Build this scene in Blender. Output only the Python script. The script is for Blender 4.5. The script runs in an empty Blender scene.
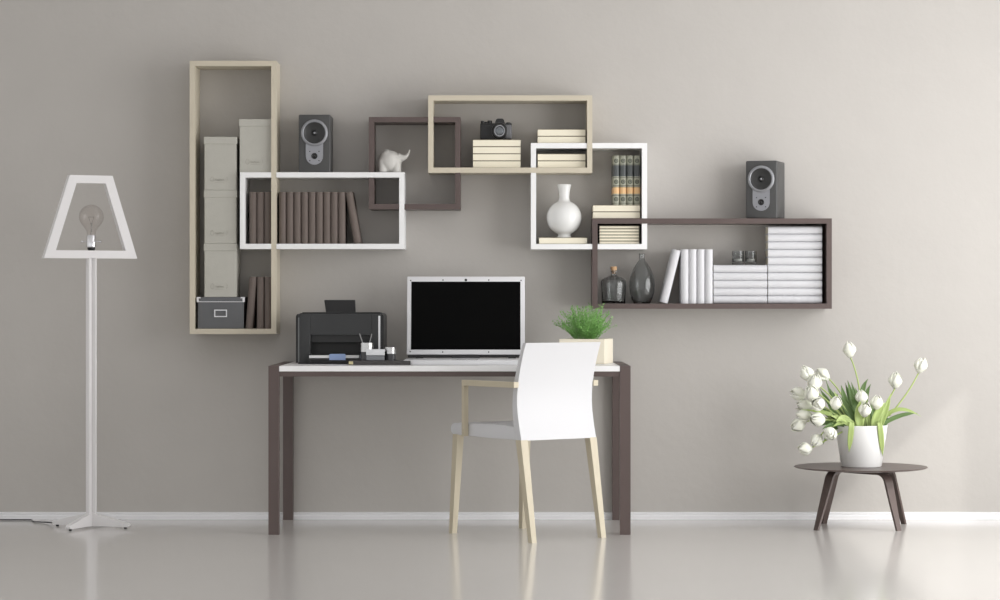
import bpy, bmesh, math, random
from mathutils import Vector, Matrix
random.seed(7)
C = bpy.context.scene.collection
PI = math.pi

# ------------------------------------------------------------ camera, light, exposure
D0 = 11.9          # camera distance from the back wall
FPX = 2500.0       # focal length in pixels of a 1000 wide frame
HC = 1.043         # camera height
cam_d = bpy.data.cameras.new('camera'); cam = bpy.data.objects.new('camera', cam_d); C.objects.link(cam)
cam_d.sensor_width = 36.0; cam_d.lens = 36.0 * FPX / 1000.0; cam_d.clip_end = 60
cam.location = (0, -D0, HC); cam.rotation_euler = (PI/2, 0, 0)
sc = bpy.context.scene
sc.camera = cam
sc.view_settings.view_transform = 'Standard'; sc.view_settings.look = 'None'
sc.view_settings.gamma = 1.0; sc.view_settings.use_curve_mapping = False
sc.view_settings.exposure = 0.0

w = bpy.data.worlds.new('sky'); sc.world = w; w.use_nodes = True
bgn = w.node_tree.nodes['Background']
bgn.inputs[0].default_value = (1.0, 0.998, 0.992, 1); bgn.inputs[1].default_value = 0.92

def area_light(name, loc, rot, sx, sy, power, col):
    l = bpy.data.lights.new(name, 'AREA'); l.shape = 'RECTANGLE'; l.size = sx; l.size_y = sy
    l.energy = power; l.color = col
    o = bpy.data.objects.new(name, l); C.objects.link(o); o.location = loc; o.rotation_euler = rot
    return o
# daylight coming through the window of the right wall
XR = 3.7
WIN = (-5.2, -0.80, 0.02, 2.75)     # y0, y1, z0, z1 of the window opening
area_light('window_daylight', (XR + 0.12, (WIN[0]+WIN[1])/2, (WIN[2]+WIN[3])/2), (0, PI/2, 0),
           WIN[3]-WIN[2]-0.06, WIN[1]-WIN[0]-0.06, 162, (1.0, 1.0, 1.0))
sl = bpy.data.lights.new('sun', 'SUN'); so = bpy.data.objects.new('sun', sl); C.objects.link(so)
sl.energy = 1.4; sl.angle = math.radians(1.0); sl.color = (1.0, 0.98, 0.94)
so.rotation_euler = Vector((-1.0, 0.563, -0.85)).to_track_quat('-Z', 'Y').to_euler()
so.location = (6, -3, 4)

# ------------------------------------------------------------ helpers
def X(px, d): return (px - 500.0) * (D0 - d) / FPX
def Z(py, d): return HC + (300.0 - py) * (D0 - d) / FPX
def lin(c):
    c = c / 255.0
    return c/12.92 if c <= 0.04045 else ((c + 0.055)/1.055)**2.4
def rgb(*c): return tuple(lin(v) for v in c) + (1.0,)

def mat(name, col, rough=0.5, metal=0.0, bump=0.0, bscale=60.0, var=0.0, vscale=8.0, **kw):
    m = bpy.data.materials.new(name); m.use_nodes = True
    nt = m.node_tree; p = nt.nodes['Principled BSDF']
    p.inputs['Base Color'].default_value = rgb(*col)
    p.inputs['Roughness'].default_value = rough; p.inputs['Metallic'].default_value = metal
    for k, v in kw.items(): p.inputs[k.replace('_', ' ')].default_value = v
    tc = nt.nodes.new('ShaderNodeTexCoord')
    if var > 0:
        n = nt.nodes.new('ShaderNodeTexNoise'); n.inputs['Scale'].default_value = vscale; n.inputs['Detail'].default_value = 6
        nt.links.new(tc.outputs['Object'], n.inputs['Vector'])
        mx = nt.nodes.new('ShaderNodeMix'); mx.data_type = 'RGBA'
        c = rgb(*col)
        mx.inputs[6].default_value = tuple(v*(1-var) for v in c[:3]) + (1,)
        mx.inputs[7].default_value = tuple(min(1, v*(1+var)) for v in c[:3]) + (1,)
        nt.links.new(n.outputs['Fac'], mx.inputs[0]); nt.links.new(mx.outputs[2], p.inputs['Base Color'])
    if bump > 0:
        n2 = nt.nodes.new('ShaderNodeTexNoise'); n2.inputs['Scale'].default_value = bscale; n2.inputs['Detail'].default_value = 5
        nt.links.new(tc.outputs['Object'], n2.inputs['Vector'])
        b = nt.nodes.new('ShaderNodeBump'); b.inputs['Strength'].default_value = bump; b.inputs['Distance'].default_value = 0.004
        nt.links.new(n2.outputs['Fac'], b.inputs['Height']); nt.links.new(b.outputs['Normal'], p.inputs['Normal'])
    return m

def wood(name, col, rough=0.5, amt=0.12, scale=(30, 30, 2)):
    m = bpy.data.materials.new(name); m.use_nodes = True
    nt = m.node_tree; p = nt.nodes['Principled BSDF']; p.inputs['Roughness'].default_value = rough
    tc = nt.nodes.new('ShaderNodeTexCoord'); mp = nt.nodes.new('ShaderNodeMapping'); mp.inputs['Scale'].default_value = scale
    n = nt.nodes.new('ShaderNodeTexNoise'); n.inputs['Scale'].default_value = 3; n.inputs['Detail'].default_value = 5
    nt.links.new(tc.outputs['Object'], mp.inputs[0]); nt.links.new(mp.outputs[0], n.inputs['Vector'])
    mx = nt.nodes.new('ShaderNodeMix'); mx.data_type = 'RGBA'; c = rgb(*col)
    mx.inputs[6].default_value = tuple(v*(1-amt) for v in c[:3]) + (1,)
    mx.inputs[7].default_value = tuple(min(1, v*(1+amt)) for v in c[:3]) + (1,)
    nt.links.new(n.outputs['Fac'], mx.inputs[0]); nt.links.new(mx.outputs[2], p.inputs['Base Color'])
    return m

M = {}
M['wall'] = mat('wall_plaster', (188, 184, 179), 0.7, bump=0.35, bscale=22, var=0.035, vscale=5)
M['floor'] = mat('floor_polished', (209, 206, 202), 0.15, var=0.02, vscale=1.5, IOR=1.6)
M['trim'] = mat('trim_white', (238, 238, 240), 0.4)
M['beige'] = mat('beige_lacquer', (204, 195, 176), 0.45, bump=0.03)
M['white_lac'] = mat('white_lacquer', (243, 243, 243), 0.35)
M['brown'] = mat('brown_lacquer', (90, 77, 74), 0.42, bump=0.02)
M['desk_top'] = mat('white_desk_top', (245, 245, 245), 0.3)
M['white_glaze'] = mat('white_glaze', (232, 232, 230), 0.16)
M['pot'] = mat('white_pot', (238, 238, 236), 0.3)
M['card'] = mat('grey_cream_card', (185, 183, 174), 0.8, bump=0.15, bscale=90, var=0.04, vscale=30)
M['card_mark'] = mat('faint_pencil', (168, 165, 156), 0.8)
M['grey_box'] = mat('dark_grey_card', (100, 101, 103), 0.6, bump=0.05)
M['steel'] = mat('brushed_steel', (205, 205, 205), 0.25, 1.0)
M['chrome'] = mat('chrome', (225, 225, 228), 0.12, 1.0)
M['silver'] = mat('silver_paint', (226, 226, 228), 0.38, 0.15)
M['ring'] = mat('speaker_ring', (150, 151, 155), 0.42, 0.5)
M['plate'] = mat('speaker_plate', (150, 151, 156), 0.35, 0.5)
M['cabinet'] = mat('speaker_cabinet', (72, 72, 72), 0.45)
M['cone'] = mat('speaker_cone', (42, 42, 42), 0.4)
M['black'] = mat('black_plastic', (26, 26, 27), 0.35)
M['black_in'] = mat('black_recess', (12, 12, 12), 0.5)
M['printer'] = mat('printer_plastic', (46, 47, 48), 0.4)
M['screen'] = mat('screen_black', (0, 0, 0), 0.6, Specular_IOR_Level=0.08)
M['brown_cover'] = mat('brown_book_cloth', (108, 97, 91), 0.7, bump=0.1, bscale=300)
M['white_cover'] = mat('white_book_cloth', (210, 210, 213), 0.55)
M['page'] = mat('cream_pages', (245, 238, 217), 0.8)
M['page_cover'] = mat('cream_book_board', (140, 132, 112), 0.7)
M['elephant'] = mat('grey_ceramic', (205, 203, 198), 0.5, var=0.05, vscale=40)
M['wood'] = wood('pale_beech', (200, 190, 167), 0.5, 0.06)
M['table'] = mat('dark_walnut', (86, 73, 69), 0.35, var=0.05, vscale=12)
M['chair_fabric'] = mat('white_leather', (212, 212, 214), 0.55, bump=0.03, bscale=40)
M['lamp'] = mat('lamp_white', (232, 230, 230), 0.45)
M['stem'] = mat('tulip_stem', (172, 190, 118), 0.5)
M['leaf'] = mat('tulip_leaf', (98, 126, 70), 0.45, var=0.25, vscale=14)
M['leaf_pale'] = mat('tulip_leaf_pale', (172, 192, 118), 0.45, var=0.12, vscale=20)
M['petal'] = mat('tulip_petal', (238, 239, 226), 0.5, var=0.03, vscale=30, Subsurface_Weight=0.15)
M['petal'].node_tree.nodes['Principled BSDF'].inputs['Subsurface Radius'].default_value = (0.01, 0.01, 0.008)
M['herb'] = mat('herb_green', (132, 182, 100), 0.6, var=0.35, vscale=25)
M['soil'] = mat('soil', (60, 48, 38), 0.9, bump=0.4)
M['planter'] = mat('cream_planter', (244, 236, 216), 0.4)
M['cork'] = mat('cork', (196, 160, 122), 0.8, bump=0.3, bscale=200)
M['paper'] = mat('white_paper', (235, 235, 235), 0.7)
M['blue'] = mat('blue_plastic', (150, 172, 214), 0.35)
M['wax'] = mat('white_wax', (240, 238, 232), 0.4)
def glass(name, col, rough=0.0, ior=1.45):
    m = mat(name, col, rough); p = m.node_tree.nodes['Principled BSDF']
    p.inputs['Transmission Weight'].default_value = 1.0; p.inputs['IOR'].default_value = ior
    return m
M['smoke'] = glass('smoked_glass', (226, 228, 228))
M['clear'] = glass('clear_glass', (214, 216, 216))
def thin_glass(name, tint, edge):
    m = bpy.data.materials.new(name); m.use_nodes = True; nt = m.node_tree; nt.nodes.remove(nt.nodes['Principled BSDF'])
    tr = nt.nodes.new('ShaderNodeBsdfTransparent'); gl = nt.nodes.new('ShaderNodeBsdfGlossy'); gl.inputs['Roughness'].default_value = .15
    lw = nt.nodes.new('ShaderNodeLayerWeight'); lw.inputs['Blend'].default_value = .35
    cr = nt.nodes.new('ShaderNodeMix'); cr.data_type = 'RGBA'; cr.inputs[6].default_value = rgb(*tint); cr.inputs[7].default_value = rgb(*edge)
    nt.links.new(lw.outputs['Facing'], cr.inputs[0]); nt.links.new(cr.outputs[2], tr.inputs[0])
    lf = nt.nodes.new('ShaderNodeLayerWeight'); lf.inputs['Blend'].default_value = .16
    lf.inputs['Blend'].default_value = .25; mu = nt.nodes.new('ShaderNodeMath'); mu.operation = 'MULTIPLY'; mu.inputs[1].default_value = .28; nt.links.new(lf.outputs['Facing'], mu.inputs[0])
    mx = nt.nodes.new('ShaderNodeMixShader'); nt.links.new(mu.outputs[0], mx.inputs[0]); nt.links.new(tr.outputs[0], mx.inputs[1]); nt.links.new(gl.outputs[0], mx.inputs[2])
    nt.links.new(mx.outputs[0], nt.nodes['Material Output'].inputs[0]); return m
M['bulb'] = thin_glass('bulb_glass', (251, 249, 248), (240, 238, 237))
M['brown_pages'] = mat('darker_book_pages', (205, 196, 178), 0.8)  # darker cream for the page blocks of the brown books

def ln(nt, a, b): nt.links.new(a, b)
def band_spine():
    m = bpy.data.materials.new('banded_spine'); m.use_nodes = True; nt = m.node_tree
    p = nt.nodes['Principled BSDF']; p.inputs['Roughness'].default_value = 0.45
    tc = nt.nodes.new('ShaderNodeTexCoord'); sp = nt.nodes.new('ShaderNodeSeparateXYZ'); ln(nt, tc.outputs['Generated'], sp.inputs[0])
    cr = nt.nodes.new('ShaderNodeValToRGB'); cr.color_ramp.interpolation = 'CONSTANT'
    pale = rgb(168, 169, 152); dk = rgb(80, 84, 85); og = rgb(232, 190, 138); line = rgb(70, 72, 66)
    stops = [(0, pale), (.03, line), (.04, pale), (.19, line), (.205, pale), (.224, og), (.358, line), (.37, pale),
             (.385, line), (.395, pale), (.545, line), (.555, pale), (.575, dk), (.805, pale), (.82, line), (.83, pale), (.965, line), (.975, pale)]
    e = cr.color_ramp.elements
    e[0].position = 0; e[0].color = stops[0][1]; e[1].position = stops[1][0]; e[1].color = stops[1][1]
    for s, c in stops[2:]:
        q = e.new(s); q.color = c
    ln(nt, sp.outputs['Z'], cr.inputs[0])
    # rosettes: distance from three centres in object metres
    so_ = nt.nodes.new('ShaderNodeSeparateXYZ'); ln(nt, tc.outputs['Object'], so_.inputs[0])
    prev = cr.outputs[0]
    for zc in (.118, .470, .894):
        cb = nt.nodes.new('ShaderNodeCombineXYZ'); ln(nt, so_.outputs['X'], cb.inputs[0]); ln(nt, so_.outputs['Z'], cb.inputs[2])
        vd = nt.nodes.new('ShaderNodeVectorMath'); vd.operation = 'DISTANCE'; ln(nt, cb.outputs[0], vd.inputs[0]); vd.inputs[1].default_value = (0, 0, zc*0.232)
        r2 = nt.nodes.new('ShaderNodeValToRGB'); r2.color_ramp.interpolation = 'CONSTANT'
        el = r2.color_ramp.elements; el[0].color = (1, 1, 1, 1); el[0].position = 0; el[1].position = .0035*20; el[1].color = (0.3, 0.3, 0.3, 1)
        q = el.new(.0055*20); q.color = (.9, .9, .9, 1); q = el.new(.0105*20); q.color = (0, 0, 0, 1)
        mm = nt.nodes.new('ShaderNodeMath'); mm.operation = 'MULTIPLY'; mm.inputs[1].default_value = 20; ln(nt, vd.outputs['Value'], mm.inputs[0]); ln(nt, mm.outputs[0], r2.inputs[0])
        mx = nt.nodes.new('ShaderNodeMix'); mx.data_type = 'RGBA'; ln(nt, r2.outputs[0], mx.inputs[0]); ln(nt, prev, mx.inputs[6]); mx.inputs[7].default_value = rgb(62, 66, 56)
        prev = mx.outputs[2]
    ln(nt, prev, p.inputs['Base Color'])
    return m
M['banded'] = band_spine()

# --- mesh builders
def NB(): return bmesh.new()
def bx(bm, x0, x1, y0, y1, z0, z1, bev=0.0, mtx=None, seg=2):
    r = bmesh.ops.create_cube(bm, size=1.0)
    vs = r['verts']
    for v in vs:
        v.co = Vector(((x0+x1)/2 + v.co.x*(x1-x0), (y0+y1)/2 + v.co.y*(y1-y0), (z0+z1)/2 + v.co.z*(z1-z0)))
    if bev > 0:
        es = list({e for v in vs for e in v.link_edges})
        rr = bmesh.ops.bevel(bm, geom=es, offset=bev, segments=seg, profile=0.5, affect='EDGES')
        vs = [g for g in rr['verts']]
    if mtx is not None:
        bmesh.ops.transform(bm, matrix=mtx, verts=list({v for v in vs}))
    return bm
def lathe(bm, prof, seg=40, mtx=None, cap0=True, cap1=True, sy=1.0):
    rings = []
    for r, z in prof:
        rings.append([bm.verts.new((r*math.cos(2*PI*k/seg), r*sy*math.sin(2*PI*k/seg), z)) for k in range(seg)])
    for a, b in zip(rings, rings[1:]):
        for k in range(seg):
            bm.faces.new((a[k], a[(k+1) % seg], b[(k+1) % seg], b[k]))
    if cap0: bm.faces.new(list(reversed(rings[0])))
    if cap1: bm.faces.new(rings[-1])
    vs = [v for r in rings for v in r]
    if mtx is not None: bmesh.ops.transform(bm, matrix=mtx, verts=vs)
    return bm
def tube(bm, pts, rad, seg=8, caps=True):
    pts = [Vector(p) for p in pts]; n = len(pts)
    if not hasattr(rad, '__len__'): rad = [rad]*n
    rings = []; up = None
    for i, p in enumerate(pts):
        t = (pts[min(i+1, n-1)] - pts[max(i-1, 0)]).normalized()
        if up is None:
            up = Vector((0, 0, 1)) if abs(t.z) < 0.9 else Vector((1, 0, 0))
        a = t.cross(up).normalized(); b = a.cross(t).normalized(); up = b
        rings.append([bm.verts.new(p + (a*math.cos(2*PI*k/seg) + b*math.sin(2*PI*k/seg))*rad[i]) for k in range(seg)])
    for a, b in zip(rings, rings[1:]):
        for k in range(seg):
            bm.faces.new((a[k], a[(k+1) % seg], b[(k+1) % seg], b[k]))
    if caps:
        bm.faces.new(list(reversed(rings[0]))); bm.faces.new(rings[-1])
    return bm
def prism(bm, poly, axis, a0, a1):
    """poly: 2-D outline; axis: 'x','y','z' extrusion axis from a0 to a1."""
    def mk(p, a):
        if axis == 'y': return (p[0], a, p[1])
        if axis == 'x': return (a, p[0], p[1])
        return (p[0], p[1], a)
    A = [bm.verts.new(mk(p, a0)) for p in poly]; B = [bm.verts.new(mk(p, a1)) for p in poly]
    n = len(poly)
    for k in range(n): bm.faces.new((A[k], A[(k+1) % n], B[(k+1) % n], B[k]))
    bm.faces.new(list(reversed(A))); bm.faces.new(B)
    return bm
def loft(bm, sections, closed_caps=True):
    """sections: list of equal-length point loops."""
    R = [[bm.verts.new(p) for p in s] for s in sections]
    n = len(R[0])
    for a, b in zip(R, R[1:]):
        for k in range(n): bm.faces.new((a[k], a[(k+1) % n], b[(k+1) % n], b[k]))
    if closed_caps:
        bm.faces.new(list(reversed(R[0]))); bm.faces.new(R[-1])
    return bm
def bez(p0, p1, p2, n=10):
    p0, p1, p2 = Vector(p0), Vector(p1), Vector(p2)
    return [p0*(1-t)**2 + p1*2*t*(1-t) + p2*t*t for t in [i/n for i in range(n+1)]]

def obj(name, bm, m, parent=None, smooth=None, label=None):
    bmesh.ops.recalc_face_normals(bm, faces=bm.faces[:])
    me = bpy.data.meshes.new(name); bm.to_mesh(me); bm.free()
    if smooth:
        for p in me.polygons: p.use_smooth = True
        try: me.set_sharp_from_angle(angle=math.radians(smooth))
        except Exception: pass
    me.materials.append(M[m] if isinstance(m, str) else m)
    o = bpy.data.objects.new(name, me); C.objects.link(o)
    if parent is not None: o.parent = parent
    if label: o['label'] = label
    return o
def tag(o, label, cat, group=None):
    o['label'] = label; o['category'] = cat
    if group: o['group'] = group
    return o
def thing(name, label, cat, loc=(0, 0, 0), rz=0.0, group=None, rot=None):
    o = bpy.data.objects.new(name, None); C.objects.link(o); o.empty_display_size = 0.05
    o.location = loc; o.rotation_euler = rot if rot else (0, 0, rz)
    return tag(o, label, cat, group)
def struct(name, bm, m):
    o = obj(name, bm, m); o['kind'] = 'structure'; return o
def children(o): return [c for c in bpy.data.objects if c.parent == o]
def dup(root, loc, rz=None, label=None, group=None, rot=None):
    def cp(o, par):
        c = o.copy(); C.objects.link(c); c.parent = par
        for ch in children(o): cp(ch, c)
        return c
    r = cp(root, None); r.location = loc
    if rz is not None: r.rotation_euler = (0, 0, rz)
    if rot: r.rotation_euler = rot
    if label: r['label'] = label
    if group: r['group'] = group
    return r
class Kind:
    """First placing uses the built thing itself, the others copies of it."""
    def __init__(self, make): self.make = make; self.first = None
    def put(self, loc, label, group=None, rz=0.0, rot=None):
        if self.first is None:
            self.first = self.make(); r = self.first
            r.location = loc; r.rotation_euler = rot if rot else (0, 0, rz)
            r['label'] = label
            if group: r['group'] = group
            return r
        return dup(self.first, loc, rz, label, group, rot)
ORD = ['first', 'second', 'third', 'fourth', 'fifth', 'sixth', 'seventh', 'eighth', 'ninth', 'tenth', 'eleventh', 'twelfth', 'thirteenth']

# ------------------------------------------------------------ the setting
bm = NB(); bx(bm, -6.0, XR + 0.2, -14.0, 0.2, -0.1, 0.0); struct('floor', bm, 'floor')
bm = NB(); bx(bm, -6.0, XR + 0.2, 0.0, 0.2, 0.0, 3.1); struct('wall_back', bm, 'wall')
bm = NB()
bx(bm, XR, XR+0.2, WIN[1], -0.0005, 0.0, 3.1)
bx(bm, XR, XR+0.2, -9.0, WIN[0], 0.0, 3.1)
bx(bm, XR, XR+0.2, WIN[0], WIN[1], WIN[3], 3.1)
struct('wall_right', bm, 'wall')
bm = NB(); bx(bm, -6.0, XR+0.2, -9.0, 0.2, 3.1005, 3.2); struct('ceiling', bm, 'trim')
bm = NB(); bx(bm, XR+.2005, XR+1.03, WIN[0]-.3, 0.1, WIN[3], WIN[3]+.12); struct('sun_blocking_overhang', bm, 'trim')  # unseen overhang added above the window outside, to cut off the higher sun
bm = NB()
for a, b in ((WIN[0], WIN[0]+.05), (WIN[1]-.05, WIN[1])): bx(bm, XR+.02, XR+.08, a, b, 0.0, WIN[3])
bx(bm, XR+.02, XR+.08, WIN[0]+.05, WIN[1]-.05, WIN[3]-.05, WIN[3])
bx(bm, XR+.02, XR+.08, WIN[0]+.05, WIN[1]-.05, 0.0, 0.03)
struct('window_1', bm, 'trim')
# profiled skirting board
bm = NB()
prism(bm, [(-0.0002, 0.0), (-0.014, 0.0), (-0.014, 0.018), (-0.011, 0.020), (-0.011, 0.024), (-0.013, 0.026), (-0.013, 0.031), (-0.009, 0.034), (-0.0002, 0.034)], 'x', -6.0, XR-0.001)
struct('baseboard_back', bm, 'trim')

# ------------------------------------------------------------ wall shelf frames
FD = 0.20
def frame_bars(x0, y0, x1, y1, th=5.2):
    d = FD
    ax, bx_, zt, zb = X(x0, d), X(x1, d), Z(y0, d), Z(y1, d); t = th*(D0-d)/FPX
    return [(ax, bx_, zt-t, zt), (ax, bx_, zb, zb+t), (ax, ax+t, zb+t, zt-t), (bx_-t, bx_, zb+t, zt-t)]
def cut(rects, cutters):
    out = rects
    for c in cutters:
        nxt = []
        for r in out:
            x0, x1, z0, z1 = r; a0, a1, c0, c1 = c
            if a1 <= x0 or a0 >= x1 or c1 <= z0 or c0 >= z1: nxt.append(r); continue
            if x0 < a0: nxt.append((x0, a0, z0, z1))
            if a1 < x1: nxt.append((a1, x1, z0, z1))
            m0, m1 = max(x0, a0), min(x1, a1)
            if z0 < c0: nxt.append((m0, m1, z0, c0))
            if c1 < z1: nxt.append((m0, m1, c1, z1))
        out = nxt
    return out
F = {'tall': frame_bars(189.7, 60.8, 276.4, 334.0), 'wlong': frame_bars(240, 172.3, 404.4, 249.0),
     'dsq': frame_bars(368.8, 117, 460.4, 209.2), 'bhor': frame_bars(428.2, 95.4, 592.3, 172.8),
     'wsq': frame_bars(530.9, 143, 647.2, 249.2), 'dlong': frame_bars(592.4, 218.4, 831.8, 308.8)}
def shelf(key, cutters, depth, m, label):
    cs = [b for k in cutters for b in F[k]]
    rs = cut(F[key], cs)
    bm = NB()
    xc = (F[key][0][0] + F[key][0][1])/2; zb = F[key][1][2]
    for r in rs: bx(bm, r[0]-xc, r[1]-xc, -depth, -0.0006, r[2]-zb, r[3]-zb)
    o = obj('wall_shelf', bm, m); o.location = (xc, 0, zb)
    return tag(o, label, 'shelf', 'interlocking box shelves on the wall')
shelf('tall', [], .201, 'beige', 'tall upright beige box shelf holding stacked storage boxes')
shelf('bhor', [], .203, 'beige', 'low wide beige box shelf with the camera inside')
shelf('wlong', ['tall'], .203, 'white_lac', 'long white box shelf holding the row of brown books')
shelf('dsq', ['bhor', 'wlong'], .198, 'brown', 'small dark brown square box shelf around the elephant')
shelf('wsq', ['bhor', 'dlong'], .200, 'white_lac', 'square white box shelf with round white vase inside')
shelf('dlong', [], .202, 'brown', 'long dark brown box shelf with white books and smoked glass vases')

zs = lambda py: Z(py, FD)
Z_TALL = F['tall'][1][3]; Z_WL_IN = F['wlong'][1][3]; Z_WL_TOP = F['wlong'][0][3]
Z_BH = F['bhor'][1][3]; Z_WS_IN = F['wsq'][1][3]; Z_WS_TOP = F['wsq'][0][3]; Z_DL_IN = F['dlong'][1][3]; Z_DL_TOP = F['dlong'][0][3]
E = 0.0004   # resting gap

# ------------------------------------------------------------ storage boxes
def storage_box(w, h, dp):
    t = thing('storage_box', '', 'box')
    bm = NB(); bx(bm, -w/2+.003, w/2-.003, 0.003, dp-.003, 0, h-.002, .002); 
    obj('box_body', bm, 'card', t)
    bm = NB(); bx(bm, -w/2, w/2, 0, dp, h-.034, h, .002)
    obj('lid', bm, 'card', t)
    # faint handwritten mark low on the front
    bm = NB()
    y = 0.0022
    zc = .05
    tube(bm, [(-.038+.008*math.cos(a), y, zc+.012*math.sin(a)) for a in [2*PI*k/16 for k in range(17)]], .0007, 5)
    tube(bm, [(-.024+.0018*k, y, zc-.002+.005*math.sin(k*1.9)) for k in range(24)], .0007, 5)
    tube(bm, [(-.026, y, zc-.014), (.02, y, zc-.013)], .0006, 5)
    tube(bm, [(.028, y, zc-.012), (.034, y, zc), (.03, y, zc+.012)], .0006, 5)
    obj('pencil_mark', bm, 'card_mark', t)
    return t
dF = .185
sF = (D0-dF)/FPX
K = Kind(lambda: storage_box(33.3*sF, 53.35*sF, .17))
hb = 53.35*sF
bw = 47.6*sF; bh = 31.6*sF
xcol = X(220.3, dF)
zc0 = Z_TALL + E + bh + E
labs = ['grey-cream storage box at the bottom of the tall stack, on the dark grey box', 'grey-cream storage box in the middle of the stack of three', 'topmost grey-cream storage box of the stack of three in the tall shelf']
for k in range(3):
    K.put((xcol, -dF, zc0 + k*(hb+E)), labs[k], 'storage boxes in the tall shelf')
K.put((X(256.4, dF)-.004, -dF, Z_WL_TOP+E), 'grey-cream storage box standing on the left end of the long white shelf', 'storage boxes in the tall shelf')
# dark grey box with metal corners
t = thing('filing_box', 'dark grey lidded box with metal corners at the bottom of the tall shelf', 'box', (X(220.6, dF), -dF, Z_TALL+E))
bm = NB(); bx(bm, -bw/2+.004, bw/2-.004, .004, .172, 0, bh-.002, .002); obj('box_body', bm, 'grey_box', t)
bm = NB(); bx(bm, -bw/2, bw/2, 0, .176, bh-.022, bh, .0015); ld = obj('lid', bm, 'grey_box', t)
bm = NB(); bx(bm, -bw/2+.002, bw/2-.002, -.0012, 0.0002, bh-.0235, bh-.0205); obj('lid_edge_strip', bm, 'silver', ld)
for s in (-1, 1):
    bm = NB()
    bx(bm, min(s*(bw/2+.001), s*(bw/2-.009)), max(s*(bw/2+.001), s*(bw/2-.009)), -.0015, .012, bh-.023, bh+.0003, .001)
    bx(bm, min(s*(bw/2-.007), s*(bw/2-.018)), max(s*(bw/2-.007), s*(bw/2-.018)), -.0015, .008, bh-.006, bh+.0003, .0008)
    obj('metal_corner', bm, 'silver', ld)
bm = NB(); c, ww, hh, q = .072, .030, .0175, .005
bx(bm, -ww, ww, -.003, .0045, c+hh-q, c+hh); bx(bm, -ww, ww, -.003, .0045, c-hh, c-hh+q)
bx(bm, -ww, -ww+q, -.003, .0045, c-hh+q, c+hh-q); bx(bm, ww-q, ww, -.003, .0045, c-hh+q, c+hh-q)
obj('label_holder', bm, 'silver', t)

# ------------------------------------------------------------ books
def book(T, D, H, cm, pm='page', name='book'):
    """upright book, rounded spine towards -y, base at z=0."""
    t = thing(name, '', 'book')
    c = .0018; r = T/2
    pts = []; n = 10; bul = T*.40
    for k in range(n+1):
        a = PI*k/n
        pts.append((-r*math.cos(a), bul - bul*math.sin(a)))
    outer = [(-r, D)] + pts + [(r, D)]
    inner = [(r-c, D)] + [(x*(r-c)/r, y+c*1.5) for x, y in reversed(pts)] + [(-r+c, D)]
    bm = NB(); n2 = len(outer)
    # strip of quads of thickness c, extruded in z
    A = [[bm.verts.new((p[0], p[1], z)) for p in outer] for z in (0, H)]
    B = [[bm.verts.new((p[0], p[1], z)) for p in reversed(inner)] for z in (0, H)]
    for k in range(n2-1):
        bm.faces.new((A[0][k], A[0][k+1], A[1][k+1], A[1][k])); bm.faces.new((B[0][k], B[1][k], B[1][k+1], B[0][k+1]))
        for zi in (0, 1): bm.faces.new((A[zi][k], A[zi][k+1], B[zi][k+1], B[zi][k]))
    for k in (0, n2-1): bm.faces.new((A[0][k], A[1][k], B[1][k], B[0][k]))
    obj('cover', bm, cm, t, smooth=40)
    bm = NB(); bx(bm, -r+c, r-c, bul+.003, D-.004, .003, H-.003); obj('page_block', bm, pm, t)
    return t
s_ = (D0-.18)/FPX
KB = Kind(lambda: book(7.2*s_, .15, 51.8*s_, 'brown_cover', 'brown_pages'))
gB = 'brown books on the long white shelf'
xs = [249.2 + 7.4*i for i in range(13)]
vis = [i for i in range(13) if i != 3]
n = 0
for i in vis:
    xw = X(xs[i] + 3.6, .18)
    if i < 3: lab = ORD[i] + ' brown book from the left end of the long white shelf'
    else:
        lab = ('last upright brown book, touching the leaning one, on the long white shelf' if i == 12 else
               ORD[i-4] + ' brown book right of the beige upright on the long white shelf')
    KB.put((xw, -.18, Z_WL_IN+E), lab, gB)
# leaning book: top resting on the last upright one
def lean(K_, xpx_right_of, z, ang, T, label, group):
    # pivot on the lower corner; leans to the left (top moves -x) for ang>0
    cx = xpx_right_of
    return K_.put((cx, -.18, z), label, group, rot=(0, ang, 0))
T = 7.2*s_; H = 51.8*s_
a = math.radians(9.5)
xlast = X(xs[12]+3.6, .18) + T/2
# bottom-left corner of tilted book at z=0: rotated by -a about y -> left lean
# local (-T/2,0) -> x=-T/2*cos(a), z=-T/2*sin(a)  (for rotation_y=-a z of right corner lower is + )
xl = xlast + .0006 + H*math.sin(a) + T/2*math.cos(a)
KB.put((xl, -.18, Z_WL_IN + E + T/2*math.sin(a)), 'brown book leaning against the end of the row on the long white shelf', gB, rot=(0, -a, 0))
# three brown books at the foot of the tall shelf
gC = 'brown books beside the dark grey box'
for px, lab in ((260.3, 'upright brown book in the middle beside the dark grey box'), (267.9, 'upright brown book touching the right side of the tall shelf')):
    KB.put((X(px, .18), -.18, Z_TALL+E), lab, gC)
a = math.radians(4.6)
xr = X(256.7, .18) - .0008 - T/2*math.cos(a) - H*math.sin(a)
KB.put((xr, -.18, Z_TALL + E + T/2*math.sin(a)), 'brown book leaning right, beside the dark grey box', gC, rot=(0, a, 0))

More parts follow.
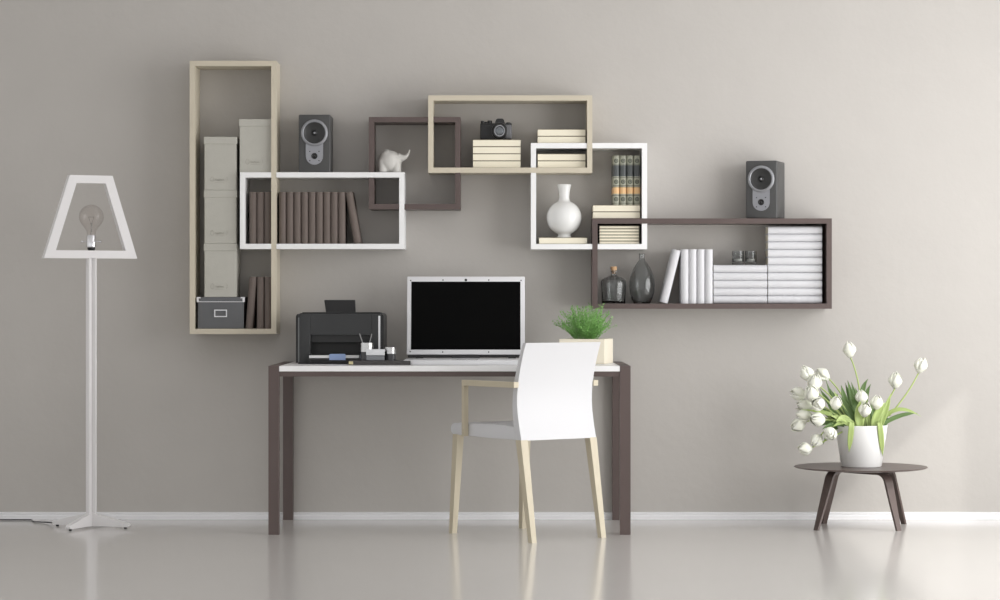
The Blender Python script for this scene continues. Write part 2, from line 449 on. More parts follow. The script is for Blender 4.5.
def lying_book(W, T, D, cm, page_front):
    """book lying flat. page_front: fore-edge of pages faces the viewer; otherwise its rounded spine."""
    t = thing('book', '', 'book')
    if page_front:
        c = .0022
        bm = NB(); bx(bm, -W/2, W/2, 0, D, 0, c, .0006, seg=1); bx(bm, -W/2, W/2, 0, D, T-c, T, .0006, seg=1)
        bx(bm, -W/2, W/2, D-.004, D, c, T-c); obj('cover', bm, cm, t)
        bm = NB(); bx(bm, -W/2+.001, W/2-.001, .0012, D-.004, c, T-c); obj('page_block', bm, 'page', t)
    else:
        c = .002; n = 10; bul = T*.42
        pts = [(bul-bul*math.sin(PI*k/n), T/2 - T/2*math.cos(PI*k/n)) for k in range(n+1)]
        outer = [(D, 0)] + pts + [(D, T)]
        inner = [(D, c)] + [(y+c*1.5, T/2+(z-T/2)*(T/2-c)/(T/2)) for y, z in pts] + [(D, T-c)]
        bm = NB(); n2 = len(outer)
        A = [[bm.verts.new((x, p[0], p[1])) for p in outer] for x in (-W/2, W/2)]
        B = [[bm.verts.new((x, p[0], p[1])) for p in inner] for x in (-W/2, W/2)]
        for k in range(n2-1):
            bm.faces.new((A[0][k], A[0][k+1], A[1][k+1], A[1][k])); bm.faces.new((B[0][k], B[1][k], B[1][k+1], B[0][k+1]))
            for zi in (0, 1): bm.faces.new((A[zi][k], A[zi][k+1], B[zi][k+1], B[zi][k]))
        for k in (0, n2-1): bm.faces.new((A[0][k], A[1][k], B[1][k], B[0][k]))
        obj('cover', bm, cm, t, smooth=40)
        bm = NB(); bx(bm, -W/2+.003, W/2-.003, bul+.003, D-.004, c, T-c); obj('page_block', bm, 'page', t)
    return t
def stack(n, px0, px1, T, zbase, cm, front, where, group, D=.15, d=.17, jit=0.0):
    s = (D0-d)/FPX
    Kq = Kind(lambda: lying_book((px1-px0)*s, T, D, cm, front))
    for k in range(n):
        if n == 1: pos = 'single'
        elif k == 0: pos = 'lowest'
        elif k == n-1: pos = 'topmost'
        else: pos = ORD[k] + ' from the bottom'
        lab = where.format(pos)
        Kq.put((X((px0+px1)/2, d), -d, zbase + E + k*(T+E)), lab, group)
T1 = 7.08*(D0-.17)/FPX - E
stack(4, 472.8, 520.8, T1, Z_BH, 'page_cover', True, 'cream paged book, {}, in stack under the camera', 'cream books under the camera')
stack(2, 537.6, 585.6, T1, Z_WS_TOP, 'page_cover', True, 'cream paged book, {} of two lying on top of the square white shelf', 'cream books on top of the white square shelf')
stack(2, 537.6, 585.6, T1, Z_BH, 'page_cover', True, 'cream paged book, {} of two in the right end of the wide beige shelf', 'cream books inside the beige shelf')
stack(1, 539, 587.3, 6.6*s_, Z_WS_IN, 'page_cover', True, 'cream paged book lying flat under the round white vase', None)
stack(2, 593.0, 640.2, 6.7*s_, Z_DL_TOP, 'page_cover', True, 'cream paged book, {} of two lying under the banded volumes', 'cream books under the banded volumes')
stack(6, 599.4, 639.2, 3.06*s_-E, Z_WS_IN, 'page_cover', True, 'thin cream book, {}, where the white and brown shelves cross', 'thin cream books in the crossing of two shelves')
T5 = 7.74*s_ - E
stack(5, 713.6, 767.4, T5, Z_DL_IN, 'white_cover', False, 'white book, {}, in pile under the two glasses', 'white books in the shorter pile')
stack(10, 768.2, 822.2, T5, Z_DL_IN, 'white_cover', False, 'white book, {}, in tall pile at brown shelf end', 'white books in the taller pile')
# upright white books
KW = Kind(lambda: book(7.85*s_, .15, 54.2*s_, 'white_cover'))
gW = 'upright white books on the long brown shelf'
x0w = [685.0, 693.0, 701.0, 709.0]
wl = ['upright white book next to the leaning one on the brown shelf', 'second upright white book from the left on the brown shelf', 'third upright white book from the left on the brown shelf', 'upright white book against the shorter flat pile']
for px, l in zip(x0w, wl): KW.put((X(px, .18), -.18, Z_DL_IN+E), l, gW)
T = 7.85*s_; H = 54.2*s_; a = math.radians(14.0)
xr = X(x0w[0], .18) - T/2 - .0008 - T/2*math.cos(a) - H*math.sin(a)
KW.put((xr, -.18, Z_DL_IN + E + T/2*math.sin(a)), 'white book leaning right beside the tall smoked vase', gW, rot=(0, a, 0))
# four banded volumes
zt = Z_DL_TOP + E + 2*(6.7*s_+E) + E
KV = Kind(lambda: book(6.6*s_, .15, .232, 'banded', 'page'))
vl = ['leftmost banded grey and orange volume', 'second banded grey and orange volume from the left', 'third banded grey and orange volume from the left', 'rightmost banded grey and orange volume, by the white shelf side']
for k in range(4):
    KV.put((X(616.2 + 6.95*k, .16), -.16, zt), vl[k], 'banded volumes in the white square shelf')

# ------------------------------------------------------------ loudspeakers
def speaker():
    t = thing('loudspeaker', '', 'speaker')
    Wd, Hd, Dp = .149, .270, .19
    bm = NB(); bx(bm, -Wd/2, Wd/2, 0, Dp, 0, Hd, .006, seg=3); obj('cabinet', bm, 'cabinet', t, smooth=40)
    fy = Matrix.Rotation(PI/2, 4, 'X')      # lathe axis z -> -y
    zc = .184
    T_ = Matrix.Translation((0, 0, zc)) @ fy
    bm = NB(); lathe(bm, [(.049, .001), (.063, .001), (.063, .008), (.060, .011), (.053, .012), (.050, .009)], 48, T_, False, False); obj('driver_ring', bm, 'ring', t, smooth=50)
    bm = NB(); lathe(bm, [(.0505, .009), (.047, .010), (.043, .008), (.030, .004), (.018, .0015)], 48, T_, False, True); cn = obj('driver_cone', bm, 'cone', t, smooth=40)
    bm = NB(); lathe(bm, [(.0145, .001), (.0145, .003), (.010, .0065), (.005, .008)], 24, T_, False, True); obj('dust_cap', bm, 'black', cn, smooth=60)
    bm = NB(); lathe(bm, [(.0055, .007), (.004, .0095), (.001, .0105)], 16, T_, True, True); obj('cap_dot', bm, 'ring', cn, smooth=60)
    # plate: capsule below the ring
    r = .0405; zt_ = .0755
    poly = [(r*math.cos(a), zt_ + r*math.sin(a)) for a in [PI + PI*k/20 for k in range(21)]] + [(r, .150), (-r, .150)]
    bm = NB(); prism(bm, poly, 'y', -.005, .002); pl = obj('tweeter_plate', bm, 'plate', t)
    T2 = Matrix.Translation((0, -.005, zt_)) @ fy
    bm = NB(); lathe(bm, [(.0145, -.001), (.0145, .002), (.011, .003), (.009, .001), (.006, .001), (.004, .004), (.001, .005)], 28, T2, True, True); obj('tweeter', bm, 'black', pl, smooth=50)
    for sx in (-1, 1):
        for sz in (-1, 1):
            bm = NB(); lathe(bm, [(.0028, -.001), (.0028, .0012), (.0018, .0018)], 10, Matrix.Translation((sx*.0215, -.005, zt_+sz*.0215)) @ fy); obj('screw', bm, 'black', pl)
    return t
KS = Kind(speaker)
KS.put((X(314.5, .2), -.2, Z_WL_TOP+E), 'dark grey loudspeaker on the long white shelf, facing straight out', 'pair of bookshelf speakers')
th = math.radians(-17.5)
cx_, cy_ = X(761.2, .19), -.195
KS.put((cx_, cy_, Z_DL_TOP+E), 'dark grey loudspeaker turned inwards on top of the long brown shelf', 'pair of bookshelf speakers', rz=th)

# ------------------------------------------------------------ elephant figurine (one continuous body)
def ell(bm, c, r, seg=20):
    rr = bmesh.ops.create_uvsphere(bm, u_segments=seg, v_segments=seg//2+2, radius=1)
    for v in rr['verts']: v.co = Vector((c[0]+v.co.x*r[0], c[1]+v.co.y*r[1], c[2]+v.co.z*r[2]))
bm = NB()
ell(bm, (-.003, 0.0, .053), (.055, .048, .053))
ell(bm, (-.016, 0.0, .062), (.036, .042, .049))
for lx, ly in ((-.036, -.020), (-.036, .022), (.028, -.020), (.030, .022)):
    tube(bm, [(lx, ly, .001), (lx, ly, .02), (lx*.95, ly*.8, .06)], [.0215, .020, .022], 14)
ell(bm, (.028, -.004, .056), (.026, .028, .036)); ell(bm, (-.004, 0, .030), (.046, .036, .027))
tube(bm, bez((.036, -.006, .072), (.082, -.010, .060), (.090, -.012, .110), 14), [.019*(1-i/14)**1.5 + .0042 for i in range(15)], 12)
tube(bm, bez((-.054, 0, .070), (-.060, 0, .050), (-.058, 0, .030), 6), .0035, 8)
el = obj('elephant_figurine', bm, 'elephant', smooth=180)
md = el.modifiers.new('rm', 'REMESH'); md.mode = 'VOXEL'; md.voxel_size = .0026; md.use_smooth_shade = True
md = el.modifiers.new('sm', 'SMOOTH'); md.iterations = 12; md.factor = .6
el.location = (X(390.6, .13), -.13, Z_WL_TOP + .001)
tag(el, 'pale grey ceramic elephant with raised trunk on the white shelf end', 'figurine')

# ------------------------------------------------------------ camera on the books
zb = Z_BH + E + 4*(T1+E) + E
t = thing('photo_camera', 'black and silver photo camera on top of the cream book stack', 'camera', (X(496, .13), -.13, zb)); t.scale = (1, 1, 1.05)
fy = Matrix.Rotation(PI/2, 4, 'X')
bm = NB(); bx(bm, -.074, .074, 0, .042, 0, .073, .007, seg=3); obj('camera_body', bm, mat('camera_leather', (38, 38, 40), .5, bump=.3, bscale=500), t, smooth=40)
bm = NB(); bx(bm, .044, .0745, -.0015, .043, .004, .072, .006, seg=2); obj('silver_panel', bm, mat('camera_silver', (112, 112, 114), .35, .5), t, smooth=40)
bm = NB(); bx(bm, -.0742, .0742, -.001, .043, .066, .075, .003); obj('top_plate', bm, 'black', t, smooth=40)
bm = NB(); prism(bm, [(-.006, .074), (.043, .074), (.036, .092), (.030, .096), (.008, .096), (.001, .092)], 'y', -.004, .040); obj('viewfinder_hump', bm, 'black', t)
for cx, r, h in ((-.030, .011, .088), (-.048, .006, .083), (-.063, .009, .086), (.058, .010, .080)):
    bm = NB(); lathe(bm, [(r, .074), (r, h-.001), (r-.001, h)], 20, Matrix.Translation((cx, .02, 0))); obj('dial', bm, 'black', t, smooth=40)
T_ = Matrix.Translation((.017, 0, .039)) @ fy
bm = NB(); lathe(bm, [(.037, -.001), (.037, .012), (.034, .014), (.034, .030), (.031, .036), (.026, .036), (.024, .030)], 40, T_, True, True); le = obj('lens_barrel', bm, 'black', t, smooth=40)
bm = NB(); lathe(bm, [(.0375, .004), (.0385, .005), (.0385, .010), (.0375, .011)], 40, T_, False, False); obj('lens_ring', bm, 'ring', le, smooth=40)
bm = NB(); lathe(bm, [(.0255, .0365), (.0255, .038), (.021, .0382), (.021, .031)], 36, T_, False, False); obj('front_ring', bm, 'ring', le, smooth=40)
bm = NB(); lathe(bm, [(.0205, .0312), (.017, .0335), (.009, .0350), (.001, .0355)], 32, T_, True, True); obj('front_glass', bm, mat('lens_glass', (120, 124, 128), .08, .7), le, smooth=60)

# ------------------------------------------------------------ vases, bottles, glasses
s = (D0-.11)/FPX
zb = Z_WS_IN + E + 6.6*s_ + 2*E
def arc_profile(cz, R, a0, a1, n):
    return [(R*math.sin(a), cz - R*math.cos(a)) for a in [a0 + (a1-a0)*k/n for k in range(n+1)]]
s = s*1.02; R = 17.1*s; cz = .012 + R*.985
prof = [(.001, .0), (6.5*s, .0), (6.8*s, .006), (6.2*s, .010)] + arc_profile(cz, R, .40, PI-.36, 22) + [(5.2*s, 37.5*s), (4.9*s, 40*s), (5.4*s, 45*s), (6.6*s, 50.5*s), (7.0*s, 51.8*s), (6.5*s, 52.2*s), (4.3*s, 45*s), (4.0*s, 40*s)]
bm = NB(); lathe(bm, prof, 56, None, True, True)
o = obj('vase', bm, 'white_glaze', smooth=60); o.location = (X(564.2, .11), -.11, zb); tag(o, 'round white glazed vase with flared neck on a single cream book', 'vase')

s = (D0-.11)/FPX
t = thing('corked_bottle', 'squat smoked glass bottle with cork at left end of the brown shelf', 'bottle', (X(613.7, .11), -.11, Z_DL_IN+E))
out = [(.001, 0), (11.3*s, 0), (11.8*s, .4*s), (12.3*s, 12*s), (12.8*s, 21*s), (12.4*s, 23*s), (10.0*s, 25.4*s), (5.5*s, 27*s), (3.0*s, 28*s), (2.6*s, 29.5*s), (2.6*s, 31.5*s), (3.3*s, 32*s), (3.3*s, 33.0*s), (2.0*s, 33.0*s)]
inn = [(1.9*s, 29*s), (4.8*s, 26.2*s), (9.6*s, 24.6*s), (11.8*s, 22.2*s), (12.1*s, 20*s), (11.6*s, 12*s), (11.0*s, 2.5*s), (.001, 2.2*s)]
bm = NB(); lathe(bm, out+inn, 48, None, True, True); obj('glass_body', bm, 'smoke', t, smooth=50)
bm = NB(); lathe(bm, [(1.7*s, 30*s), (1.95*s, 33*s), (3.1*s, 33.3*s), (3.3*s, 36.6*s), (2.9*s, 37*s)], 24); obj('cork', bm, 'cork', t, smooth=40)
o_ = [(0.3, 0), (7.8, 0), (8.6, .6), (10.6, 5), (12.3, 11), (12.9, 17), (12.6, 23), (11.2, 29), (8.6, 35), (5.4, 40.2), (3.4, 43), (2.9, 45), (2.9, 48.5), (3.3, 49.5), (3.1, 50), (2.4, 50)]
i_ = [(2.1, 47), (2.2, 44), (4.6, 40), (7.9, 34.6), (10.5, 28.6), (11.9, 22.8), (12.2, 17), (11.6, 11.2), (9.9, 5.5), (7.5, 2), (.3, 1.8)]
bm = NB(); lathe(bm, [(r*s, z*s) for r, z in o_+i_], 48, None, True, True)
o = obj('glass_vase', bm, 'smoke', smooth=50); o.location = (X(642, .11), -.11, Z_DL_IN+E); tag(o, 'tall teardrop smoked glass vase beside the leaning white book', 'vase')

zg = Z_DL_IN + E + 5*(T5+E) + E
def tumbler():
    t = thing('glass_tealight_holder', '', 'candle holder')
    r = .0285; h = .066
    bm = NB(); lathe(bm, [(.001, 0), (r-.002, 0), (r, .003), (r, h), (r-.0025, h), (r-.003, .02), (r-.006, .016), (.001, .015)], 36, None, True, True); obj('glass_cup', bm, 'clear', t, smooth=45)
    bm = NB(); lathe(bm, [(.001, .0155), (.019, .0155), (.0195, .027), (.0185, .0275), (.001, .0275)], 28, None, True, True); cd = obj('tealight', bm, 'wax', t, smooth=40)
    bm = NB(); tube(bm, [(0, 0, .027), (.0005, 0, .035)], .0008, 6); obj('wick', bm, 'black', cd)
    return t
KG = Kind(tumbler)
KG.put((X(738.0, .10), -.10, zg), 'left of the two small clear glass holders on the white books', 'two small glasses on the white books')
KG.put((X(750.8, .10), -.10, zg), 'right of the two small clear glass holders on the white books', 'two small glasses on the white books')

# ------------------------------------------------------------ desk
DD = .797; ZT = .750
XL, XR_ = X(268.4, DD), X(630.6, DD)
t = thing('desk', 'white topped desk with dark brown square legs standing against the wall', 'desk', ((XL+XR_)/2, -DD/2, 0))
hw = (XR_-XL)/2; y0, y1 = -DD/2, DD/2-.004; L = .047
for sx in (-1, 1):
    a, b = (sx*hw, sx*(hw-L)) if sx < 0 else (hw-L, hw)
    a, b = min(a, b), max(a, b)
    for ya, yb in ((y0, y0+L), (y1-L, y1)):
        bm = NB(); bx(bm, a, b, ya, yb, 0, ZT-L); obj('leg', bm, 'brown', t)
    bm = NB(); bx(bm, a, b, y0, y1, ZT-L, ZT); obj('side_rail', bm, 'brown', t)
bm = NB(); bx(bm, -hw+L+.0005, hw-L-.0005, y0+.001, y1-.001, ZT-.0245, ZT-.0003, .001, seg=1); obj('tabletop', bm, 'desk_top', t)
for ya, yb, nm in ((y0+.004, y0+.03, 'apron'), (y1-.03, y1-.004, 'apron')):
    bm = NB(); bx(bm, -hw+L+.0005, hw-L-.0005, ya, yb, ZT-L, ZT-.025); obj(nm, bm, 'brown', t)

# ------------------------------------------------------------ printer
pd = .44; s = (D0-pd)/FPX
t = thing('printer', 'black inkjet printer with paper tray on the left end of the desk', 'printer', (X(339.6, pd), -pd, ZT+E))
W, Hh, Dp = 87.8*s, 50.6*s, .34
def rrect(x0, x1, z0, z1, r, n=6, bot=True):
    pts = []
    rb = r if bot else .004
    for cx, cz, a, q in ((x1-r, z1-r, 0, r), (x0+r, z1-r, PI/2, r), (x0+rb, z0+rb, PI, rb), (x1-rb, z0+rb, 1.5*PI, rb)):
        for k in range(n+1): pts.append((cx+q*math.cos(a+PI/2*k/n), cz+q*math.sin(a+PI/2*k/n)))
    return pts
rx0, rx1, rz0, rz1 = X(310.5, pd)-X(339.6, pd), X(371.3, pd)-X(339.6, pd), 5.2*s, 29*s
# housing = back block plus front surround around the recess
bm = NB(); prism(bm, rrect(-W/2, W/2, 0.004, Hh, .018, bot=False), 'y', .09, Dp); 
fw = W/2 - .012
bx(bm, -fw, rx0, 0, .09, 0.004, Hh-.004, .002); bx(bm, rx1, fw, 0, .09, 0.004, Hh-.004, .002)
bx(bm, rx0, rx1, 0, .09, rz1, Hh-.004); bx(bm, rx0, rx1, 0, .09, 0.004, rz0)
hs = obj('housing', bm, 'printer', t, smooth=35)
bm = NB(); prism(bm, rrect(-W/2, W/2, .002, Hh, .018, bot=False), 'y', .012, .0899)
# hollow centre is covered by making this shell of four strips
bm.free(); bm = NB()
for sx in (-1, 1):
    bm = NB()
    xa, xb = sorted((sx*W/2, sx*fw)); 
    poly = [(sx*fw, .004), (sx*W/2, .004), (sx*W/2, Hh-.018)] + [(sx*(W/2-.018+.018*math.cos(a)), Hh-.018+.018*math.sin(a)) for a in [PI/2*k/6 for k in range(1, 4)]] + [(sx*fw, Hh-.003)]
    prism(bm, poly, 'y', .010, .0899)
    obj('side_panel', bm, 'black', t, smooth=35)
bm = NB(); bx(bm, fw-.012, fw-.003, -.002, .004, 9*s, Hh-.012, .001); obj('trim_strip', bm, 'silver', t)
bm = NB(); bx(bm, -fw-.001, -fw+.004, -.001, .004, .006, Hh-.02, .001); obj('trim_strip', bm, mat('dull_grey_trim', (110, 112, 112), .4), t)
bm = NB(); bx(bm, rx0+.001, rx1-.001, .03, .089, rz0+.075, rz1-.001); obj('recess_panel', bm, 'black', t)
bm = NB(); bx(bm, rx0+.001, rx1-.001, .07, .0895, rz0+.001, rz0+.074); obj('recess_back', bm, 'black_in', t)
bm = NB(); bx(bm, rx0-.008, rx1-.05, -.035, .06, rz0-.002, rz0+.003); bx(bm, rx0-.008, rx1-.05, -.035, -.004, rz0-.005, rz0-.002); tr = obj('output_tray', bm, 'black', t)
bm = NB(); bx(bm, rx0-.004, rx1-.058, -.032, .055, rz0+.003, rz0+.015, .0005, seg=1); obj('paper_stack', bm, 'paper', tr)
gx0, gx1 = X(329.8, pd)-X(339.6, pd), X(346, pd)-X(339.6, pd)
bm = NB(); bx(bm, gx0, gx1, -.0385, -.0325, rz0-.006, rz0+.022, .0015); bx(bm, gx0+.005, gx1-.005, -.0325, 0, rz0+.0152, rz0+.022, .001); obj('paper_guide', bm, 'blue', tr)
# rear paper support, tilted back
bm = NB(); A = 14.8*s; z1 = Hh+14.0*s
sec = []
prism(bm, [(-16.2*s, Hh-.012), (13.4*s, Hh-.012), (13.6*s, Hh), (12.9*s, z1-.003), (12.3*s, z1), (-18.2*s, z1), (-18.7*s, z1-.003), (-16.6*s, Hh)], 'y', 0, .006)
bmesh.ops.transform(bm, matrix=Matrix.Translation((0, .20, 0)) @ Matrix.Translation((0, 0, Hh)) @ Matrix.Rotation(math.radians(-18), 4, 'X') @ Matrix.Translation((0, 0, -Hh)), verts=bm.verts[:])
obj('paper_support', bm, 'black', t)
bm = NB(); bx(bm, -W/2+.01, W/2-.01, .008, Dp-.01, 0, .0045); obj('foot_base', bm, 'black_in', t)
bm = NB(); bx(bm, -W/2+.02, W/2-.02, .12, .26, Hh+.0002, Hh+.004, .002); obj('scanner_lid', bm, 'printer', t)

# ------------------------------------------------------------ notebook and desk accessories
nd = .645; s = (D0-nd)/FPX
t = thing('notebook', 'black closed notebook lying in front of the printer', 'notebook', (X(379.5, nd), -nd, ZT+E))
W = 61.6*s; Dn = .185; Tn = .019
bm = NB(); bx(bm, -W/2, W/2, 0, Dn, 0, .0025); bx(bm, -W/2, W/2, 0, Dn, Tn-.0025, Tn); bx(bm, -W/2+.02, W/2, 0, .0025, .0025, Tn-.0025); bx(bm, W/2-.0025, W/2, .0025, Dn, .0025, Tn-.0025)
obj('cover', bm, mat('notebook_cover', (66, 64, 62), .5), t)
bm = NB(); bx(bm, -W/2+.001, W/2-.0025, .0027, Dn-.002, .0025, Tn-.0025); obj('page_block', bm, 'page', t)
bm = NB(); bx(bm, -W/2+.0005, -W/2+.018, -.0006, .0026, .003, Tn-.003); obj('clasp', bm, mat('pale_brass', (214, 204, 160), .4, .3), t)
zn = ZT + E + Tn + E
cd = .54; s = (D0-cd)/FPX
def cup(name, label, cat, px, r, h, dark):
    t = thing(name, label, cat, (X(px, cd), -cd, zn), 0, None)
    hd = h*dark
    bm = NB(); lathe(bm, [(.001, 0), (r-.0006, 0), (r-.0006, hd), (r-.003, hd), (.001, hd)], 32, None, True, True); obj('dark_base', bm, mat('smoky_acrylic', (70, 70, 72), .15, .4), t, smooth=40)
    bm = NB(); lathe(bm, [(r, hd+.0002), (r, h), (r-.002, h), (r-.002, hd+.006), (.001, hd+.005), (.001, hd+.0002)], 32, None, True, True); obj('steel_rim', bm, 'steel', t, smooth=40)
    return t
cup('pencil_cup', 'taller steel and smoke cup holding two pencils on the notebook', 'cup', 366.8, .0312, 17.3*s, .48)
def stick(px, tx, label, col):
    bm = NB(); x0 = X(px, cd); z0 = zn + 17.3*s*.48 + .0065; ztop = Z(333.4, cd)
    a = Vector((x0 + (.012 if tx < px else -.012), -cd-.004, z0)); b = Vector((X(tx, cd), -cd+.006, ztop))
    dirv = (b-a).normalized()
    tube(bm, [a, a+(b-a)*.94, b], [.0024, .0024, .0006], 8)
    bmesh.ops.translate(bm, verts=bm.verts[:], vec=-a)
    o = obj('pencil', bm, mat('grey_pencil', col, .4)); o.location = a; tag(o, label, 'pencil', 'pencils in the steel cup')
stick(362.5, 359.4, 'grey pencil leaning left out of the taller steel cup', (150, 150, 150))
stick(370.5, 371.8, 'grey pencil leaning right out of the taller steel cup', (140, 140, 140))
cup('clip_cup', 'short round steel and smoke cup at the right on the notebook', 'cup', 390.0, .0262, 12.9*s, .50)
cd2 = .60; s2 = (D0-cd2)/FPX
t = thing('clip_box', 'small oblong steel and smoke box in front of the two cups', 'box', (X(375.3, cd2), -cd2, zn))
W = 18.4*s2; h = 11.2*s2
bm = NB(); bx(bm, -W/2+.001, W/2-.001, .001, .028, 0, h*.45, .002); obj('dark_base', bm, mat('grey_acrylic', (128, 130, 134), .2, .3), t)
bm = NB(); bx(bm, -W/2, W/2, 0, .029, h*.45+.0002, h, .0015); obj('steel_lid', bm, mat('satin_steel', (228, 229, 232), .35, .5), t)

# ------------------------------------------------------------ laptop
ld_ = .62; hd_ = .27
t = thing('laptop', 'open silver laptop with black screen in the middle of the desk', 'laptop', (X(465.7, hd_), 0, ZT+E))
sW = 118.4*(D0-hd_)/FPX; tb = .021
bm = NB(); bx(bm, -sW/2-.001, sW/2+.001, -ld_, -hd_+.03, 0, tb, .002); obj('base', bm, 'silver', t, smooth=40)
bm = NB(); 
for r in range(5):
    for c in range(14):
        kx = -sW*.40 + c*sW*.8/14; ky = -hd_-.04-.03*(r+1)
        bx(bm, kx+.0015, kx+sW*.8/14-.0015, ky+.0015, ky+.027, tb+.0002, tb+.0012)
obj('keyboard', bm, 'silver', t)
bm = NB(); bx(bm, -.06, .06, -ld_+.03, -ld_+.11, tb+.0001, tb+.0007); obj('touchpad', bm, 'steel', t)
zb_ = Z(354.6, hd_) - ZT - E
tl = math.atan2(.07, .37)
lid = Matrix.Translation((0, -hd_, zb_)) @ Matrix.Rotation(-tl, 4, 'X')
Hl = (Z(276.4, .2)-Z(354.6, hd_))/math.cos(tl)
bm = NB(); bx(bm, -sW/2, sW/2, 0, .012, 0, Hl, .004, mtx=lid, seg=3); l_ = obj('lid', bm, 'silver', t, smooth=40)
q = sW/118.4
bm = NB(); bx(bm, -sW/2+4.4*q, sW/2-4.4*q, -.0008, .0004, 5.0*q, Hl-5.4*q, mtx=lid); obj('screen', bm, 'screen', l_)
for dx, dz in ((-55.5, 3.0), (-23, 2.6), (23, 2.6), (-55.5, 75.5), (-23, 76.0), (23, 76), (55.5, 75.5)):
    bm = NB(); lathe(bm, [(.0032, 0), (.0032, .0012), (.002, .002)], 10, lid @ Matrix.Translation((dx*q, 0, dz*q)) @ Matrix.Rotation(PI/2, 4, 'X')); obj('rubber_pad', bm, mat('rubber_grey', (55, 55, 57), .6) if 'rubber_grey' not in bpy.data.materials else bpy.data.materials['rubber_grey'], l_)
bm = NB(); lathe(bm, [(.006, 0), (.006, .001), (.004, .0018)], 14, lid @ Matrix.Translation((0, 0, 76*q)) @ Matrix.Rotation(PI/2, 4, 'X')); obj('webcam', bm, 'black', l_)
for sx in (-1, 1):
    bm = NB(); tube(bm, [(sx*.215-.018, -hd_+.004, tb+.003), (sx*.215+.018, -hd_+.004, tb+.003)], .0055, 12); obj('hinge', bm, 'black', t, smooth=50)
bm = NB(); bx(bm, -sW/2+.006, sW/2-.006, -hd_+.004, -hd_+.012, tb+.004, zb_+.002); obj('hinge_bar', bm, 'black', t)
bm = NB(); bx(bm, -.065, .065, -hd_-.012, -hd_+.001, tb, tb+.008, .002); obj('speaker_bar', bm, mat('dark_silver', (74, 74, 76), .4, .3), t)

# ------------------------------------------------------------ planter with fine leaved plant
pd = .33; s = (D0-pd)/FPX
th = math.radians(-13)
Wp = .212; Hp = 24.5*s
t = thing('potted_herb', 'fine leaved green plant in a square cream planter on the desk', 'plant', (X(586.3, pd), -pd, ZT+E), th)
bm = NB(); w_ = Wp/2; q = .008
bx(bm, -w_, w_, -w_, -w_+q, 0, Hp, .0015); bx(bm, -w_, w_, w_-q, w_, 0, Hp, .0015)
bx(bm, -w_, -w_+q, -w_+q, w_-q, 0, Hp, .0015); bx(bm, w_-q, w_, -w_+q, w_-q, 0, Hp, .0015); bx(bm, -w_+q, w_-q, -w_+q, w_-q, 0, .01)
obj('planter', bm, 'planter', t)
bm = NB(); bx(bm, -w_+q+.0005, w_-q-.0005, -w_+q+.0005, w_-q-.0005, .0105, Hp-.012, .003); obj('soil', bm, 'soil', t)
bm = NB(); rnd = random.Random(3)
def leaflet(bm, p, d, L, wd):
    d = d.normalized(); side = d.cross(Vector((rnd.uniform(-1, 1), rnd.uniform(-1, 1), rnd.uniform(-1, 1)))).normalized()*wd
    up = d.cross(side).normalized()*wd*.4
    a = bm.verts.new(p); b = bm.verts.new(p+d*L*.45+side+up); c = bm.verts.new(p+d*L); e = bm.verts.new(p+d*L*.45-side+up); f = bm.verts.new(p+d*L*.5)
    bm.faces.new((a, b, f)); bm.faces.new((b, c, f)); bm.faces.new((a, f, e)); bm.faces.new((f, c, e))
for k in range(180):
    az = rnd.uniform(0, 2*PI); lean_ = rnd.random()**.8*1.16
    L_ = rnd.uniform(.085, .155)*(1-.08*lean_)
    r0 = rnd.random()**.5*.05
    base = Vector((r0*math.cos(az), r0*math.sin(az), Hp-.013))
    out_ = Vector((math.cos(az), math.sin(az), 0))
    tip = base + out_*math.sin(lean_)*L_*.95 + Vector((0, 0, 1))*(.02+math.cos(lean_)*L_*1.02)
    mid = (base+tip)/2 + Vector((0, 0, .02))
    pts = bez(base, mid, tip, 9)
    tube(bm, pts, [.0011*(1-.6*i/9) for i in range(10)], 3, caps=False)
    for i in range(2, 10):
        for j in range(4):
            dv = (pts[i]-pts[i-1]).normalized() + Vector((rnd.uniform(-1, 1), rnd.uniform(-1, 1), rnd.uniform(-.6, 1.0)))*1.3
            leaflet(bm, pts[i], dv, rnd.uniform(.008, .017), rnd.uniform(.0009, .0020))
obj('foliage', bm, 'herb', t)

# ------------------------------------------------------------ chair
t = thing('armchair', 'white upholstered chair with pale wooden legs and arms before the desk', 'chair', (.106, -.802, 0), math.radians(37.5))
HW = .209
# backrest: curved slab (profile in y,z)
def prof_back(n=16):
    pts = []
    zs_ = [.436 + (.858-.436)*i/n for i in range(n+1)]
    for z in zs_:
        q = (z-.436)/(.858-.436)
        y = -.25 + .030*math.sin(min(1, q/.42)*PI/2) if q < .42 else -.22 - .062*((q-.42)/.58)**1.7
        th_ = .042 - .022*q
        pts.append((y, z, th_))
    return pts
pb = prof_back(20)
poly = [(y, z) for y, z, h in pb] + [(y+h, z) for y, z, h in reversed(pb)]
bm = NB(); prism(bm, poly, 'x', -HW, HW)
es = [e for e in bm.edges if len(e.link_faces) == 2 and e.calc_face_angle(0) > .9]
bmesh.ops.bevel(bm, geom=es, offset=.004, segments=2, profile=.5, affect='EDGES')
obj('backrest', bm, 'chair_fabric', t, smooth=50)
